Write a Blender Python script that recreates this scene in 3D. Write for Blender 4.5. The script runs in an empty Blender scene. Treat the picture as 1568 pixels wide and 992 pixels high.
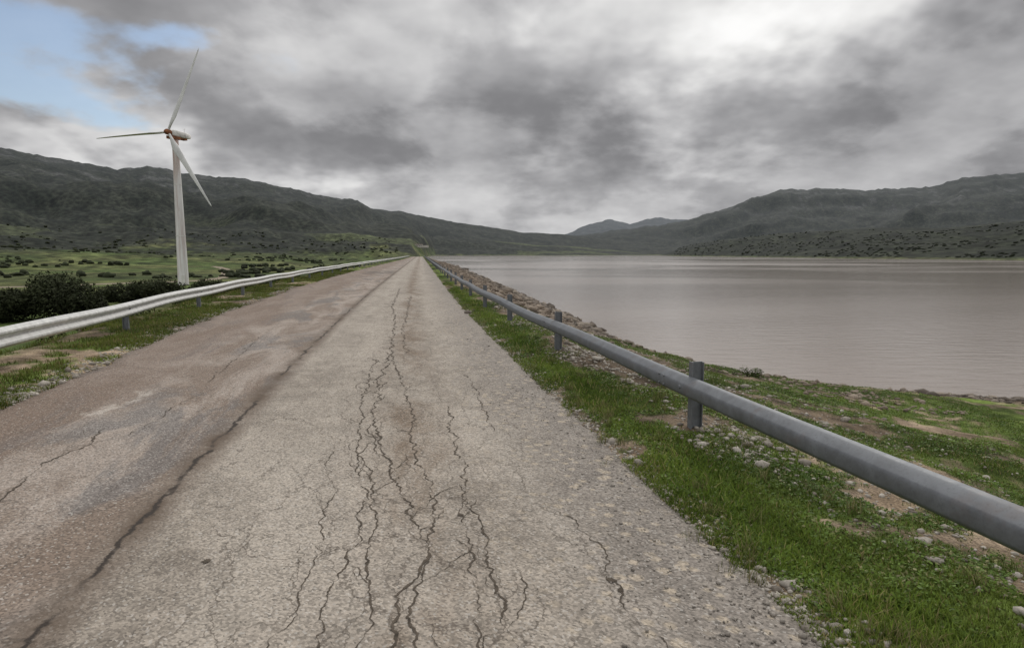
import bpy, math, random, bmesh
import numpy as np
from mathutils import Vector
random.seed(7); rng=np.random.default_rng(11)
sc=bpy.context.scene
sc.view_settings.view_transform='Standard'; sc.view_settings.look='None'; sc.view_settings.exposure=0

# ------------------------------------------------------------------ helpers
def hsh(ix,iy,seed):
    n=(ix.astype(np.int64)*374761393+iy.astype(np.int64)*668265263+seed*1274126177)&0xffffffff
    n=((n^(n>>13))*1274126177)&0xffffffff
    n=(n^(n>>16))&0xffffffff
    return n/4294967295.0
def vn(x,y,seed=0):
    x0=np.floor(x);y0=np.floor(y);fx=x-x0;fy=y-y0
    fx=fx*fx*(3-2*fx);fy=fy*fy*(3-2*fy)
    a=hsh(x0,y0,seed);b=hsh(x0+1,y0,seed);c=hsh(x0,y0+1,seed);d=hsh(x0+1,y0+1,seed)
    return (a*(1-fx)+b*fx)*(1-fy)+(c*(1-fx)+d*fx)*fy
def fbm(x,y,seed=0,o=5,g=.5):
    x=np.asarray(x,float);y=np.asarray(y,float)
    s=0;a=1;t=0
    for i in range(o):
        s=s+a*vn(x+i*17.3,y-i*9.1,seed+i);t+=a;a*=g;x=x*2.03;y=y*2.03
    return s/t
def sst(x,a,b):
    t=np.clip((x-a)/(b-a),0,1);return t*t*(3-2*t)
def obj(name,verts,faces,mat=None,smooth=False,parent=None,attrs=None,cols=None,uvs=None):
    me=bpy.data.meshes.new(name)
    if isinstance(verts,np.ndarray) and isinstance(faces,np.ndarray):
        me.vertices.add(len(verts)); me.vertices.foreach_set('co',verts.astype(np.float32).ravel())
        n=faces.shape[1]
        me.loops.add(faces.size); me.loops.foreach_set('vertex_index',faces.astype(np.int32).ravel())
        me.polygons.add(len(faces))
        me.polygons.foreach_set('loop_start',np.arange(0,faces.size,n,dtype=np.int32))
        me.polygons.foreach_set('loop_total',np.full(len(faces),n,dtype=np.int32))
        me.update(calc_edges=True)
    else:
        me.from_pydata([tuple(v) for v in verts],[],[tuple(f) for f in faces]); me.update()
    if cols is not None:
        a=me.color_attributes.new('Col','FLOAT_COLOR','POINT')
        c=np.ones((len(me.vertices),4),np.float32);c[:,:3]=cols;a.data.foreach_set('color',c.ravel())
    if attrs:
        for k,v in attrs.items():
            a=me.attributes.new(k,'FLOAT','POINT');a.data.foreach_set('value',np.asarray(v,np.float32))
    if smooth: me.polygons.foreach_set('use_smooth',[True]*len(me.polygons))
    o=bpy.data.objects.new(name,me); sc.collection.objects.link(o)
    if mat: me.materials.append(mat)
    if parent: o.parent=parent
    return o
def empty(name,loc=(0,0,0)):
    e=bpy.data.objects.new(name,None);e.location=loc;sc.collection.objects.link(e);return e

class NT:
    def __init__(s,nt): s.nt=nt; s.n=nt.nodes; s.l=nt.links; s.dim='2D'
    def new(s,t,**k):
        n=s.n.new(t)
        for a,b in k.items(): setattr(n,a,b)
        return n
    def put(s,sock,v):
        if v is None: return
        if isinstance(v,bpy.types.NodeSocket): s.l.new(v,sock)
        else:
            if hasattr(sock.default_value,'__len__') and not hasattr(v,'__len__'): v=[v]*len(sock.default_value)
            if hasattr(v,'__len__') and len(sock.default_value)==4 and len(v)==3: v=(*v,1)
            sock.default_value=v
    def m(s,op,a,b=None,c=None,clamp=False):
        n=s.new('ShaderNodeMath',operation=op,use_clamp=clamp)
        s.put(n.inputs[0],a);s.put(n.inputs[1],b);s.put(n.inputs[2],c);return n.outputs[0]
    def v(s,op,a,b=None,c=None,out=0):
        n=s.new('ShaderNodeVectorMath',operation=op);s.put(n.inputs[0],a);s.put(n.inputs[1],b)
        if c is not None: s.put(n.inputs[2],c)
        return n.outputs[out]
    def noise(s,vec,scale,detail=4,rough=.55,dist=0,col=False):
        n=s.new('ShaderNodeTexNoise',noise_dimensions=s.dim);s.put(n.inputs['Vector'],vec);n.inputs['Scale'].default_value=scale
        n.inputs['Detail'].default_value=detail;n.inputs['Roughness'].default_value=rough;n.inputs['Distortion'].default_value=dist
        return n.outputs['Color' if col else 'Fac']
    def vor(s,vec,scale,feat='F1',out='Distance',rnd=1):
        n=s.new('ShaderNodeTexVoronoi',feature=feat,voronoi_dimensions='2D');s.put(n.inputs['Vector'],vec);n.inputs['Scale'].default_value=scale
        n.inputs['Randomness'].default_value=rnd
        return n.outputs[out]
    def mr(s,v,a,b,c=0,d=1,smooth=False):
        n=s.new('ShaderNodeMapRange',clamp=True,interpolation_type='SMOOTHSTEP' if smooth else 'LINEAR')
        s.put(n.inputs[0],v)
        for i,x in enumerate((a,b,c,d)): s.put(n.inputs[1+i],x)
        return n.outputs[0]
    def mix(s,f,a,b,mode='MIX'):
        n=s.new('ShaderNodeMix',data_type='RGBA',blend_type=mode)
        s.put(n.inputs[0],f);s.put(n.inputs[6],a);s.put(n.inputs[7],b);return n.outputs[2]
    def comb(s,x,y,z=0):
        n=s.new('ShaderNodeCombineXYZ');s.put(n.inputs[0],x);s.put(n.inputs[1],y);s.put(n.inputs[2],z);return n.outputs[0]
    def sep(s,v):
        n=s.new('ShaderNodeSeparateXYZ');s.put(n.inputs[0],v);return n.outputs
    def attr(s,name,out='Fac'):
        n=s.new('ShaderNodeAttribute');n.attribute_name=name;return n.outputs[out]
    def bump(s,h,strength=.5,dist=.01):
        n=s.new('ShaderNodeBump');s.put(n.inputs['Height'],h);n.inputs['Strength'].default_value=strength;n.inputs['Distance'].default_value=dist
        return n.outputs[0]
def mat(name):
    m=bpy.data.materials.new(name);m.use_nodes=True;t=NT(m.node_tree)
    b=[n for n in t.n if n.type=='BSDF_PRINCIPLED'][0]
    return m,t,b
def simple(name,col,rough=.8,metal=0,noise=.25,scale=8,bump=.0,spec=.3):
    m,t,b=mat(name);t.dim='3D'
    tc=t.new('ShaderNodeTexCoord').outputs['Object']
    f=t.noise(tc,scale,3,.6)
    c=t.mix(t.mr(f,.3,.7),tuple(x*(1-noise) for x in col),tuple(min(1,x*(1+noise)) for x in col))
    t.put(b.inputs['Base Color'],c);b.inputs['Roughness'].default_value=rough;b.inputs['Metallic'].default_value=metal
    b.inputs['Specular IOR Level'].default_value=spec
    return m

# ------------------------------------------------------------------ layout
def XR(y):
    y=np.asarray(y,float)
    yp=np.maximum(y,0)
    return 1.78-.145*yp-.66*(1-np.exp(-yp/12))-.2*np.minimum(y,0)
_yy=np.linspace(-20,400,4000)
_ww=np.interp(_yy,[-20,0,6.5,10,15,30,60,120,200,400],[5.5,5.65,5.9,6.15,6.6,7.2,7.3,6.7,6.1,6])
_k=np.ones(41)/41; _ww=np.convolve(np.pad(_ww,20,mode='edge'),_k,'valid')
def WD(y): return np.interp(y,_yy,_ww)
def XL(y): return XR(y)-WD(y)
def railoff(y): return np.interp(y,[-10,5,10,20,40],[.92,.88,.8,.62,.6])
WATER=-3.0
shore=np.array([(-260,1500),(-72,520),(-40,350),(-20,228),(-3.8,107),(1.6,65),(4.1,46),(5.2,36),(6.1,29),(7.4,24.8),(9.5,21.8),(13,20.3),(16.2,19.4),(30,17.6),(60,15),(300,0),(3000,-200)],float)
def dshore(x,y):
    d=np.full(x.shape,1e9)
    for a,b in zip(shore[:-1],shore[1:]):
        e=b-a;L=e@e
        t=np.clip(((x-a[0])*e[0]+(y-a[1])*e[1])/L,0,1)
        d=np.minimum(d,np.hypot(x-a[0]-t*e[0],y-a[1]-t*e[1]))
    ins=y>np.interp(x,shore[:,0],shore[:,1])
    return np.where(ins,-d,d)   # + on land
def T(az,pts):
    p=np.array(pts);return np.interp(az,p[:,0],p[:,1])
A_te=[(-70,.06),(-50,.135),(-44.9,.138),(-38.6,.1317),(-36.4,.1235),(-34.1,.1189),(-31.7,.1137),(-29.5,.1188),(-27.3,.1134),(-23,.1091),(-19.9,.1001),(-16.3,.0867),(-14.1,.0847),(-12.4,.0704),(-8.4,.0623),(-5,.0495),(-2.6,.0445),(1,.0344),(4.5,.0312),(8.6,.0229),(12.6,.0145),(14.8,.0066),(17,-.004),(30,-.01)]
A_F=[(-60,380),(-20,420),(-9.3,600),(-7.6,1500),(0,1750),(17,1750)]
B_te=[(-70,.02),(-45,.026),(-38,.027),(-33,.022),(-28,.03),(-23,.038),(-18,.033),(-14,.037),(-10,.032),(-6,.027),(-2,.022),(2,.014),(6,.011),(10,.004),(14,-.004),(30,-.01)]
C_te=[(0,-.01),(4.5,.029),(6.8,.0453),(8.6,.0543),(9.4,.051),(10.6,.0469),(12,.053),(13.1,.0573),(14,.053),(15.3,.053),(18,.045),(25,0)]
D_te=[(0,-.01),(4,.02),(8,.034),(10.3,.0389),(13,.044),(15.9,.0528),(18,.0638),(20.6,.0808),(22.9,.0925),(24.5,.091),(26.5,.0916),(29,.0875),(31.4,.0857),(33.5,.088),(35.5,.0958),(38.7,.0987),(45,.108),(70,.08),(95,0)]
E_te=[(12,-.01),(14,.002),(15.9,.0153),(19,.0215),(23.3,.0288),(29.4,.0353),(34.5,.034),(39,.0405),(50,.05),(80,.03),(100,0)]
E_F=[(12,1500),(15,1150),(22,800),(30,620),(39,530),(60,480)]
def layer(az,r,te,R,F,p,amp,sc_,seed,x,y,back=.5):
    Z=te*R+1.6
    t=np.clip((r-F)/(R-F),0,1)
    up=-8+(Z+8)*t**p
    n=(fbm(x/sc_,y/sc_,seed,6,.55)-.5)*amp
    rid=1-np.abs(2*fbm(x/(sc_*.8),y/(sc_*.8),seed+50,4)-1)
    n=n+(rid-.8)*amp*.6
    up=up+n*np.sin(np.pi*np.clip(t,0,1))*1.6+n*.12*t
    dn=Z-(r-R)*back*.4
    return np.where(te<=-.003,-50,np.where(r>R,dn,up))
def height(x,y):
    r=np.hypot(x,y);az=np.degrees(np.arctan2(x,y))
    xr=XR(y);w=WD(y)
    left=x<xr-w/2
    und=(fbm(x/90,y/90,3,4)-.5)
    zb=np.where(left,-7.3+und*3.0*sst(r,60,200),-9.0)
    jag=(fbm(az*1.1,az*0+3,77,5,.6)-.5)+(fbm(az*6,az*0+3,79,4,.7)-.5)*.45
    ta=T(az,A_te);LA=layer(az,r,ta+jag*.006*np.clip(ta/.1,0,1),2600+0*r,T(az,A_F),1.6,80*np.clip(ta/.1,0,1),420,5,x,y)
    tb=T(az,B_te);FB=T(az,[(-60,560),(-20,480),(-9.3,380),(-8,800),(-7.2,1450),(14,1500)]);RB=T(az,[(-60,1300),(-15,1150),(-9,1250),(-7,1850),(14,2000)])
    LB=layer(az,r,tb,RB,FB,1.25,26*np.clip(tb/.035,0,1),190,15,x,y,.3)
    tc=T(az,C_te);LC=layer(az,r,tc+jag*.004,9000+0*r,4200+0*r,1.4,120,900,25,x,y)
    td=T(az,D_te);LD=layer(az,r,td+jag*.006,3600+0*r,1750-0*r,1.2,95*np.clip(td/.08,0,1),500,35,x,y)
    te=T(az,E_te);FE=T(az,E_F);RE=T(az,[(12,1700),(22,1350),(39,1050),(60,900)])
    LE=layer(az,r,te,RE,FE,.9,16,170,45,x,y,.2)
    hills=np.maximum.reduce([LA,LB,LC,LD,LE])
    zb=np.maximum(zb,hills)
    dl=(xr-w)-x; dr=x-xr
    rough=(fbm(x*1.3,y*1.3,60,5)-.5)
    und2=(fbm(x/3,y/3,64,4)-.5)
    zl=-np.maximum(dl-1.9,0)*.42+rough*.10*sst(dl,0,.5)+und2*.5*sst(dl,2,6)
    ds=dshore(x,y)
    dp=np.maximum(dr-1.15,0)
    dsl=np.maximum(ds,0)
    ratio=dp/(dp+dsl+1e-6)
    zr=WATER*np.where(ds>0,ratio**.9,1)+np.where(ds<0,np.maximum(ds*.25,-4),0)
    zr=zr+rough*.20*sst(dr,0,.6)*sst(np.abs(ds),0,2.)+und2*.35*sst(dr,1.5,4)*sst(ds,0,4)
    zd=np.where(left,zl,zr)
    edge=np.minimum(sst(-dl,.0,.15),sst(-dr,.0,.15))
    zd=zd-.07*edge+.02*(1-edge)*sst(np.maximum(dl,dr),0,.25)
    zd=zd-np.maximum(y-335,0)*.25
    return np.maximum(zb,zd),dict(r=r,az=az,dl=dl,dr=dr,ds=ds,left=left,zd=zd,zb=zb,LA=LA,LB=LB,LC=LC,LD=LD,LE=LE,hills=hills)
def gmask(x,y):
    n=fbm(x*.7,y*.7,101,5,.6); n2=fbm(x*3.1,y*3.1,111,4,.6)
    dr=x-XR(y); dl=XL(y)-x
    v=.585+(n-.5)*1.6+(n2-.5)*1.2
    v=v+.36*np.exp(-((dr-.42)/.3)**2)*(dr>-.2)+.16*np.exp(-((dl-.8)/.6)**2)*(dl>0)
    v=v-.42*np.exp(-((dr-1.2)/.4)**2)*sst(fbm(x*.4,y*.4,131,3),.35,.6)
    for cx,cy,sx_,sy_,a_ in ((3.15,4.85,.55,.4,.55),(2.3,6.9,.5,.5,.4),(1.7,9.2,.4,1.6,.3)):
        v=v-a_*np.exp(-((x-cx)/sx_)**2-((y-cy)/sy_)**2)
    return np.clip(v,0,1)
def shoreband(x,y,ds):   # 1 on the bare band along the water
    return sst(ds+(fbm(x*.8,y*.8,320,4,.6)-.5)*4.5,4.6,2.9)

# ------------------------------------------------------------------ ground sheet
azs=np.concatenate([np.arange(-180,-62,4),np.arange(-62,-46,1),np.arange(-46,46,.22),np.arange(46,62,1),np.arange(62,180,4)])
azs=np.append(azs,180.0)
rs=[.3]
while rs[-1]<13000: rs.append(rs[-1]*1.0145+.004)
rs=np.array(rs)
AZ,RR=np.meshgrid(np.radians(azs),rs)
gx=(RR*np.sin(AZ)).ravel();gy=(RR*np.cos(AZ)).ravel()
gz,I=height(gx,gy)
def L3(c): return np.array(c,float)[None,:]
def lerp(a,b,f): return a+(b-a)*f[:,None]
N=len(gx)
n1=fbm(gx/35,gy/35,200,5);n2=fbm(gx/9,gy/9,210,4);n3=fbm(gx/120,gy/120,220,5,.6)
field=lerp(L3((.070,.098,.031)),L3((.120,.130,.053)),sst(n1,.35,.65))
field=lerp(field,L3((.047,.060,.025)),sst(n3,.50,.62)*.65)
scrub=lerp(L3((.016,.0195,.0145)),L3((.038,.042,.031)),sst(n1*.5+n2*.5,.35,.65))
mead=sst(fbm(gx/190,gy/120,240,4),.53,.57)
scr2=lerp(scrub,L3((.080,.094,.043)),mead*.8)
hl=I['hills']
isB=(I['LB']>=np.maximum.reduce([I['LA'],I['LC'],I['LD'],I['LE']]))
isE=(I['LE']>=np.maximum.reduce([I['LA'],I['LC'],I['LD'],I['LB']]))
lowA=sst(hl,75,35)*(I['az']<-9)
scrA=lerp(scrub,L3((.06,.07,.036)),mead*lowA*.8)
colh=np.where(isB[:,None],scr2,scrA)
colh=np.where(isE[:,None],scrub*L3((.78,.82,.72)),colh)
rag=sst(hl+(n3-.5)*30+(n2-.5)*10,4,11)
rag=np.where(I['az']>-7,sst(hl,-2.5,-1),rag)
col=lerp(field,colh,rag)
rock=sst(fbm(gx/60,gy/60,260,5,.65),.58,.66)*sst(hl,110,220)
col=lerp(col,L3((.095,.095,.092)),rock*.7)
sb=np.exp(-((gz-WATER-.3)/.5)**2)*(I['r']>400)*(I['az']>-8)
col=lerp(col,L3((.10,.092,.055)),np.clip(sb,0,1)*.6)
isd=(I['zd']>=I['zb']-.01)
gm=gmask(gx,gy)
nn=fbm(gx*2.2,gy*2.2,300,4)
dirt=lerp(L3((.15,.112,.076)),L3((.28,.215,.155)),sst(nn,.3,.7))
grs=lerp(L3((.055,.082,.017)),L3((.108,.148,.034)),sst(fbm(gx*1.4,gy*1.4,310,4),.3,.7))
dc=lerp(dirt,grs,sst(gm,.34,.56))
mud=lerp(L3((.055,.042,.031)),L3((.15,.115,.083)),sst(nn,.38,.62))
up=shoreband(gx,gy,I['ds'])
far=sst(I['r'],20,34)
up=np.maximum(up,sst(I['dr']+(nn-.5)*2,1.2,2.6)*far)
dcr=lerp(dc,mud,up*(~I['left']))
wet=sst(I['ds']+(nn-.5)*.8,.9,.15)
dcr=lerp(dcr,L3((.030,.024,.018)),wet*(~I['left']))
sl=lerp(L3((.030,.040,.014)),L3((.07,.072,.033)),sst(n2,.35,.65))
dcl=lerp(dc,sl,sst(I['dl'],1.4,2.3))
dcl=lerp(dcl,field,sst(I['dl'],12,19))
dcc=np.where(I['left'][:,None],dcl,dcr)
col=np.where(isd[:,None],dcc,col)
r=I['r']
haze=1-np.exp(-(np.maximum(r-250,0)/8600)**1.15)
nr,na=len(rs),len(azs)
idx=np.arange(nr*na).reshape(nr,na)
F=np.stack([idx[:-1,:-1],idx[:-1,1:],idx[1:,1:],idx[1:,:-1]],-1).reshape(-1,4)[:, ::-1]
m_g,t,b=mat('ground_mat')
P=t.new('ShaderNodeNewGeometry').outputs['Position']
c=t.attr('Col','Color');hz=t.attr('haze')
nf=t.noise(P,45,3,.75)
f1=t.mr(nf,.3,.7,.45,1.5)
f2=t.mr(t.noise(P,3,3,.7),.3,.7,.6,1.4)
f4=t.mr(t.noise(P,.05,6,.85),.36,.64,.4,1.6)
fv=t.mr(t.vor(P,.12),.1,.7,.55,1.3)
k=t.m('MULTIPLY',t.m('MULTIPLY',f1,f2),t.m('MULTIPLY',f4,fv))
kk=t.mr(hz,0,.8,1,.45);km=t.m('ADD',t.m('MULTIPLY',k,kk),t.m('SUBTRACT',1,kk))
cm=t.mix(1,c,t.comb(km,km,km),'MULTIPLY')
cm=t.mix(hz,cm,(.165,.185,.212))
t.put(b.inputs['Base Color'],cm);b.inputs['Roughness'].default_value=.95;b.inputs['Specular IOR Level'].default_value=.1
t.put(b.inputs['Normal'],t.bump(nf,.7,.04))
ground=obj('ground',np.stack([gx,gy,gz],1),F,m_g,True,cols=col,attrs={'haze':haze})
def hz_at(x,y):
    h,_=height(np.array([float(x)]),np.array([float(y)]));return float(h[0])

# ------------------------------------------------------------------ lake
ys=np.concatenate([np.arange(-60,340,10),[340]])
wv=[];wf=[]
lx=np.where(ys<14,6.0,XR(ys)-2)
for y,x in zip(ys,lx): wv+= [(x,y,WATER),(4500,y,WATER)]
nrow=len(ys)
for i in range(nrow-1): wf.append((2*i,2*i+1,2*i+3,2*i+2))
wv+=[(-340,2300,WATER),(4500,2300,WATER)]
wf.append((2*(nrow-1),2*(nrow-1)+1,2*nrow+1,2*nrow))
m_w,t,b=mat('water_mat')
P=t.new('ShaderNodeNewGeometry').outputs['Position']
rot=t.new('ShaderNodeMapping');t.put(rot.inputs[0],P);rot.inputs['Rotation'].default_value=(0,0,.25);rot.inputs['Scale'].default_value=(.4,1.1,1)
w1=t.noise(rot.outputs[0],1.6,5,.62,.3)
rm=t.new('ShaderNodeMapping');t.put(rm.inputs[0],P);rm.inputs['Scale'].default_value=(.008,.02,1)
calm=t.noise(rm.outputs[0],1,4,.6,.6)
t.put(b.inputs['Normal'],t.bump(w1,.3,.075))
t.put(b.inputs['Base Color'],t.mix(t.mr(calm,.35,.65),(.270,.218,.180),(.315,.268,.232)))
t.put(b.inputs['Roughness'],t.mr(calm,.4,.6,.08,.16))
b.inputs['IOR'].default_value=1.42
lake=obj('lake_water',wv,wf,m_w)

# ------------------------------------------------------------------ road
ry=[-12.]
while ry[-1]<338: ry.append(ry[-1]+max(.035,.035+max(0,ry[-1]-6)*.012) if ry[-1]>0 else ry[-1]+.12)
ry=np.array(ry);nc=26
jr=(fbm(ry*6,ry*0,400,5,.7)-.5)*.26+(fbm(ry*.8,ry*0,410,3)-.5)*.2
jl=(fbm(ry*5,ry*0,420,5,.65)-.5)*.3+(fbm(ry*.8,ry*0,430,3)-.5)*.4
tt=np.linspace(0,1,nc)
x_r=XR(ry)+jr;x_l=XL(ry)-jl
X=x_r[:,None]+(x_l-x_r)[:,None]*tt[None]
Y=np.repeat(ry[:,None],nc,1)
Z=(fbm(X*.8,Y*.5,440,3)-.5)*.012
X=np.hstack([X[:,:1]+.01,X,X[:,-1:]-.01]);Y=np.hstack([Y[:,:1],Y,Y[:,-1:]]);Z=np.hstack([Z[:,:1]*0-.09,Z,Z[:,-1:]*0-.09])
nc2=nc+2;ii=np.arange(len(ry)*nc2).reshape(len(ry),nc2)
F=np.stack([ii[:-1,:-1],ii[1:,:-1],ii[1:,1:],ii[:-1,1:]],-1).reshape(-1,4)[:,::-1]
def roadz(x,y): return (fbm(np.array([x])*.8,np.array([y])*.5,440,3)[0]-.5)*.012
m_r,t,b=mat('asphalt_mat')
u=t.attr('lat');vv=t.attr('lon')
P=t.comb(u,vv)
PS=t.comb(u,t.m('MULTIPLY',vv,.3))
wc=t.sep(t.noise(P,1.1,4,.7,0,True))
wob=t.mr(wc[0],.3,.7,-.14,.14)
bigc=t.sep(t.noise(PS,1.1,5,.68,.4,True));big=bigc[0];bg2_=bigc[1];bg3=bigc[2]
mid=t.noise(P,2.8,5,.72);agg=t.sep(t.vor(P,90,'F1','Color'))
base=t.mix(t.mr(big,.38,.62),(.235,.203,.170),(.345,.303,.258))
base=t.mix(t.mr(mid,.42,.68,0,.7),base,(.410,.360,.305))
ll=t.mr(u,3.1,3.5)
lp=t.mix(t.mr(bg2_,.42,.58),(.335,.282,.243),(.195,.146,.114))
base=t.mix(t.m('MULTIPLY',ll,.85),base,lp)
gl=t.mr(bg3,.52,.62)
base=t.mix(t.m('MULTIPLY',t.m('MULTIPLY',gl,ll),.6),base,(.145,.138,.136))
base=t.mix(t.m('MULTIPLY',t.mr(t.m('ADD',u,t.m('MULTIPLY',wob,2)),4.6,5.2),.6),base,(.185,.135,.105))
uz=t.m('ADD',u,wob)
def gau(x,c0,s0):
    q=t.m('MULTIPLY_ADD',x,1/s0,-c0/s0);return t.m('POWER',.36788,t.m('MULTIPLY',q,q))
zg=gau(uz,1.62,.30)
base=t.mix(t.m('MULTIPLY',t.m('MULTIPLY',zg,t.mr(bg2_,.38,.56)),.85),base,(.18,.134,.096))
wt=t.m('ADD',gau(uz,.95,.22),gau(uz,2.5,.25))
base=t.mix(t.m('MULTIPLY',wt,t.mr(bg3,.4,.6,0,.4)),base,(.43,.385,.33))
eg=t.mr(uz,1.1,.35)
base=t.mix(t.m('MULTIPLY',eg,.5),base,(.18,.162,.15))
sp=t.vor(P,7.5,'F1','Distance')
spm=t.m('MULTIPLY',t.m('MULTIPLY',t.mr(t.m('ADD',sp,t.mr(mid,.3,.7,-.12,.12)),.25,.15),t.mr(wc[1],.42,.52)),t.mr(uz,1.5,.7))
base=t.mix(t.m('MULTIPLY',spm,.75),base,(.42,.355,.275))
ps=t.m('MULTIPLY',t.m('MULTIPLY',t.mr(t.m('ABSOLUTE',t.m('SUBTRACT',uz,4.75)),.12,.05),t.mr(t.m('ABSOLUTE',t.m('SUBTRACT',vv,6.6)),.75,.45)),t.mr(mid,.4,.5))
base=t.mix(t.m('MULTIPLY',ps,.6),base,(.50,.45,.40))
dkp=t.m('MULTIPLY',t.m('MULTIPLY',t.mr(t.m('ABSOLUTE',t.m('SUBTRACT',uz,4.6)),1.5,1.0),t.mr(t.m('ABSOLUTE',t.m('SUBTRACT',vv,54)),6,3)),t.mr(wc[2],.4,.55))
base=t.mix(t.m('MULTIPLY',dkp,.7),base,(.08,.07,.062))
ag=agg[0];kg=t.mr(ag,0,1,.58,1.42)
base=t.mix(.85,base,t.comb(kg,kg,kg),'MULTIPLY')
base=t.mix(t.m('MULTIPLY',t.m('GREATER_THAN',agg[1],.94),.45),base,(.55,.52,.48))
base=t.mix(t.m('MULTIPLY',t.m('LESS_THAN',agg[1],.06),.45),base,(.07,.065,.06))
jd=t.m('ABSOLUTE',t.m('SUBTRACT',t.m('ADD',u,t.mr(mid,.3,.7,-.04,.04)),3.32))
jb=t.m('MULTIPLY',t.mr(jd,.20,.03),t.mr(wc[2],.35,.6,.35,.95))
base=t.mix(jb,base,(.118,.087,.064))
jc=t.m('MULTIPLY',t.mr(jd,.028,.01),t.mr(wc[1],.4,.52,.1,1))
base=t.mix(jc,base,(.045,.036,.03))
scn=t.new('ShaderNodeVectorMath',operation='SCALE');t.put(scn.inputs[0],t.noise(P,3.5,4,.7,0,True));scn.inputs['Scale'].default_value=.6
dis=t.v('ADD',t.comb(t.m('MULTIPLY',u,2.6),t.m('MULTIPLY',vv,1.1)),scn.outputs[0])
cr=t.vor(dis,1.3,'DISTANCE_TO_EDGE')
zc=gau(uz,1.7,1.05)
cm1=t.m('MULTIPLY',t.mr(cr,.022,.007),t.mr(t.m('ADD',zc,t.mr(bg3,.3,.7,-.4,.4)),.38,.62))
base=t.mix(t.m('MULTIPLY',cm1,.65),base,(.085,.068,.054))
cr2=t.vor(dis,.42,'DISTANCE_TO_EDGE')
cm2=t.m('MULTIPLY',t.mr(cr2,.008,.002),t.mr(mid,.42,.52))
base=t.mix(t.m('MULTIPLY',cm2,.6),base,(.08,.065,.052))
t.put(b.inputs['Base Color'],base);b.inputs['Roughness'].default_value=.85;b.inputs['Specular IOR Level'].default_value=.25
t.put(b.inputs['Normal'],t.bump(t.noise(P,70,2,.7),.8,.006))
lat=(XR(Y)-X).ravel()
road=obj('road',np.stack([X.ravel(),Y.ravel(),Z.ravel()],1),F,m_r,True,attrs={'lat':lat,'lon':Y.ravel()})

# cracks as thin strips lying in the surface
m_c=simple('crack_mat',(.082,.066,.051),1,0,.5,14)
CV=[];CF=[]
def crack(pts,w,rough=.02,seed=0,branch=0.0,step=.015):
    rr=random.Random(seed)
    pts=[Vector(p) for p in pts]
    L=[]
    for a,b_ in zip(pts[:-1],pts[1:]):
        n=max(2,int((b_-a).length/step))
        for i in range(n): L.append(a.lerp(b_,i/n))
    L.append(pts[-1])
    arr=np.array([(p.x,p.y) for p in L]);s=np.arange(len(arr))*step
    d1=(fbm(s*3,s*0+seed,500+seed,4,.65)-.5)*rough*7;d2=(fbm(s*14,s*0+seed,600+seed,4,.75)-.5)*rough*2.8
    if branch==0: d1=d1-d1[0];d2=d2-d2[0]
    tg=np.gradient(arr,axis=0);tg/=np.linalg.norm(tg,axis=1)[:,None]+1e-9
    nm=np.stack([-tg[:,1],tg[:,0]],1)
    arr=arr+nm*(d1+d2)[:,None]
    ww=w*(.12+2.1*np.clip(fbm(s*5,s*0,700+seed,5,.75)-.32,0,1))
    ww*=np.interp(s,[s[0],s[0]+.05,s[-1]-.1 if s[-1]>.2 else s[-1]*.6,s[-1]],[.3,1,1,0])
    ww*=1+.07*np.clip(arr[:,1]-3,0,20)
    o=len(CV)
    zz=(fbm(arr[:,0]*.8,arr[:,1]*.5,440,3)-.5)*.012+.0035
    for p,n_,h,z in zip(arr,nm,ww,zz):
        a_=h*rr.uniform(.25,.8);b2=h*rr.uniform(.25,.8)
        CV.append((p[0]-n_[0]*a_,p[1]-n_[1]*a_,z));CV.append((p[0]+n_[0]*b2,p[1]+n_[1]*b2,z))
    for i in range(len(arr)-1): CF.append((o+2*i,o+2*i+1,o+2*i+3,o+2*i+2))
    if branch>0:
        nb=int(len(arr)*step*branch)
        for k_ in range(nb):
            i=rr.randrange(3,max(5,len(arr)-3));i=min(i,len(arr)-1);p=arr[i];sd=rr.choice((-1,1))
            ln=rr.uniform(.1,.5);an=rr.uniform(.25,.8)*sd
            d0=Vector((tg[i][0],tg[i][1]))
            ca,sa=math.cos(an),math.sin(an);d0=Vector((d0.x*ca-d0.y*sa,d0.x*sa+d0.y*ca))
            q=Vector(p)
            crack([q,q+d0*ln*.5,q+d0*ln+Vector((rr.uniform(-.05,.05),rr.uniform(0,.2)))],w*.5,rough*.9,seed*31+k_+1,0)
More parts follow.
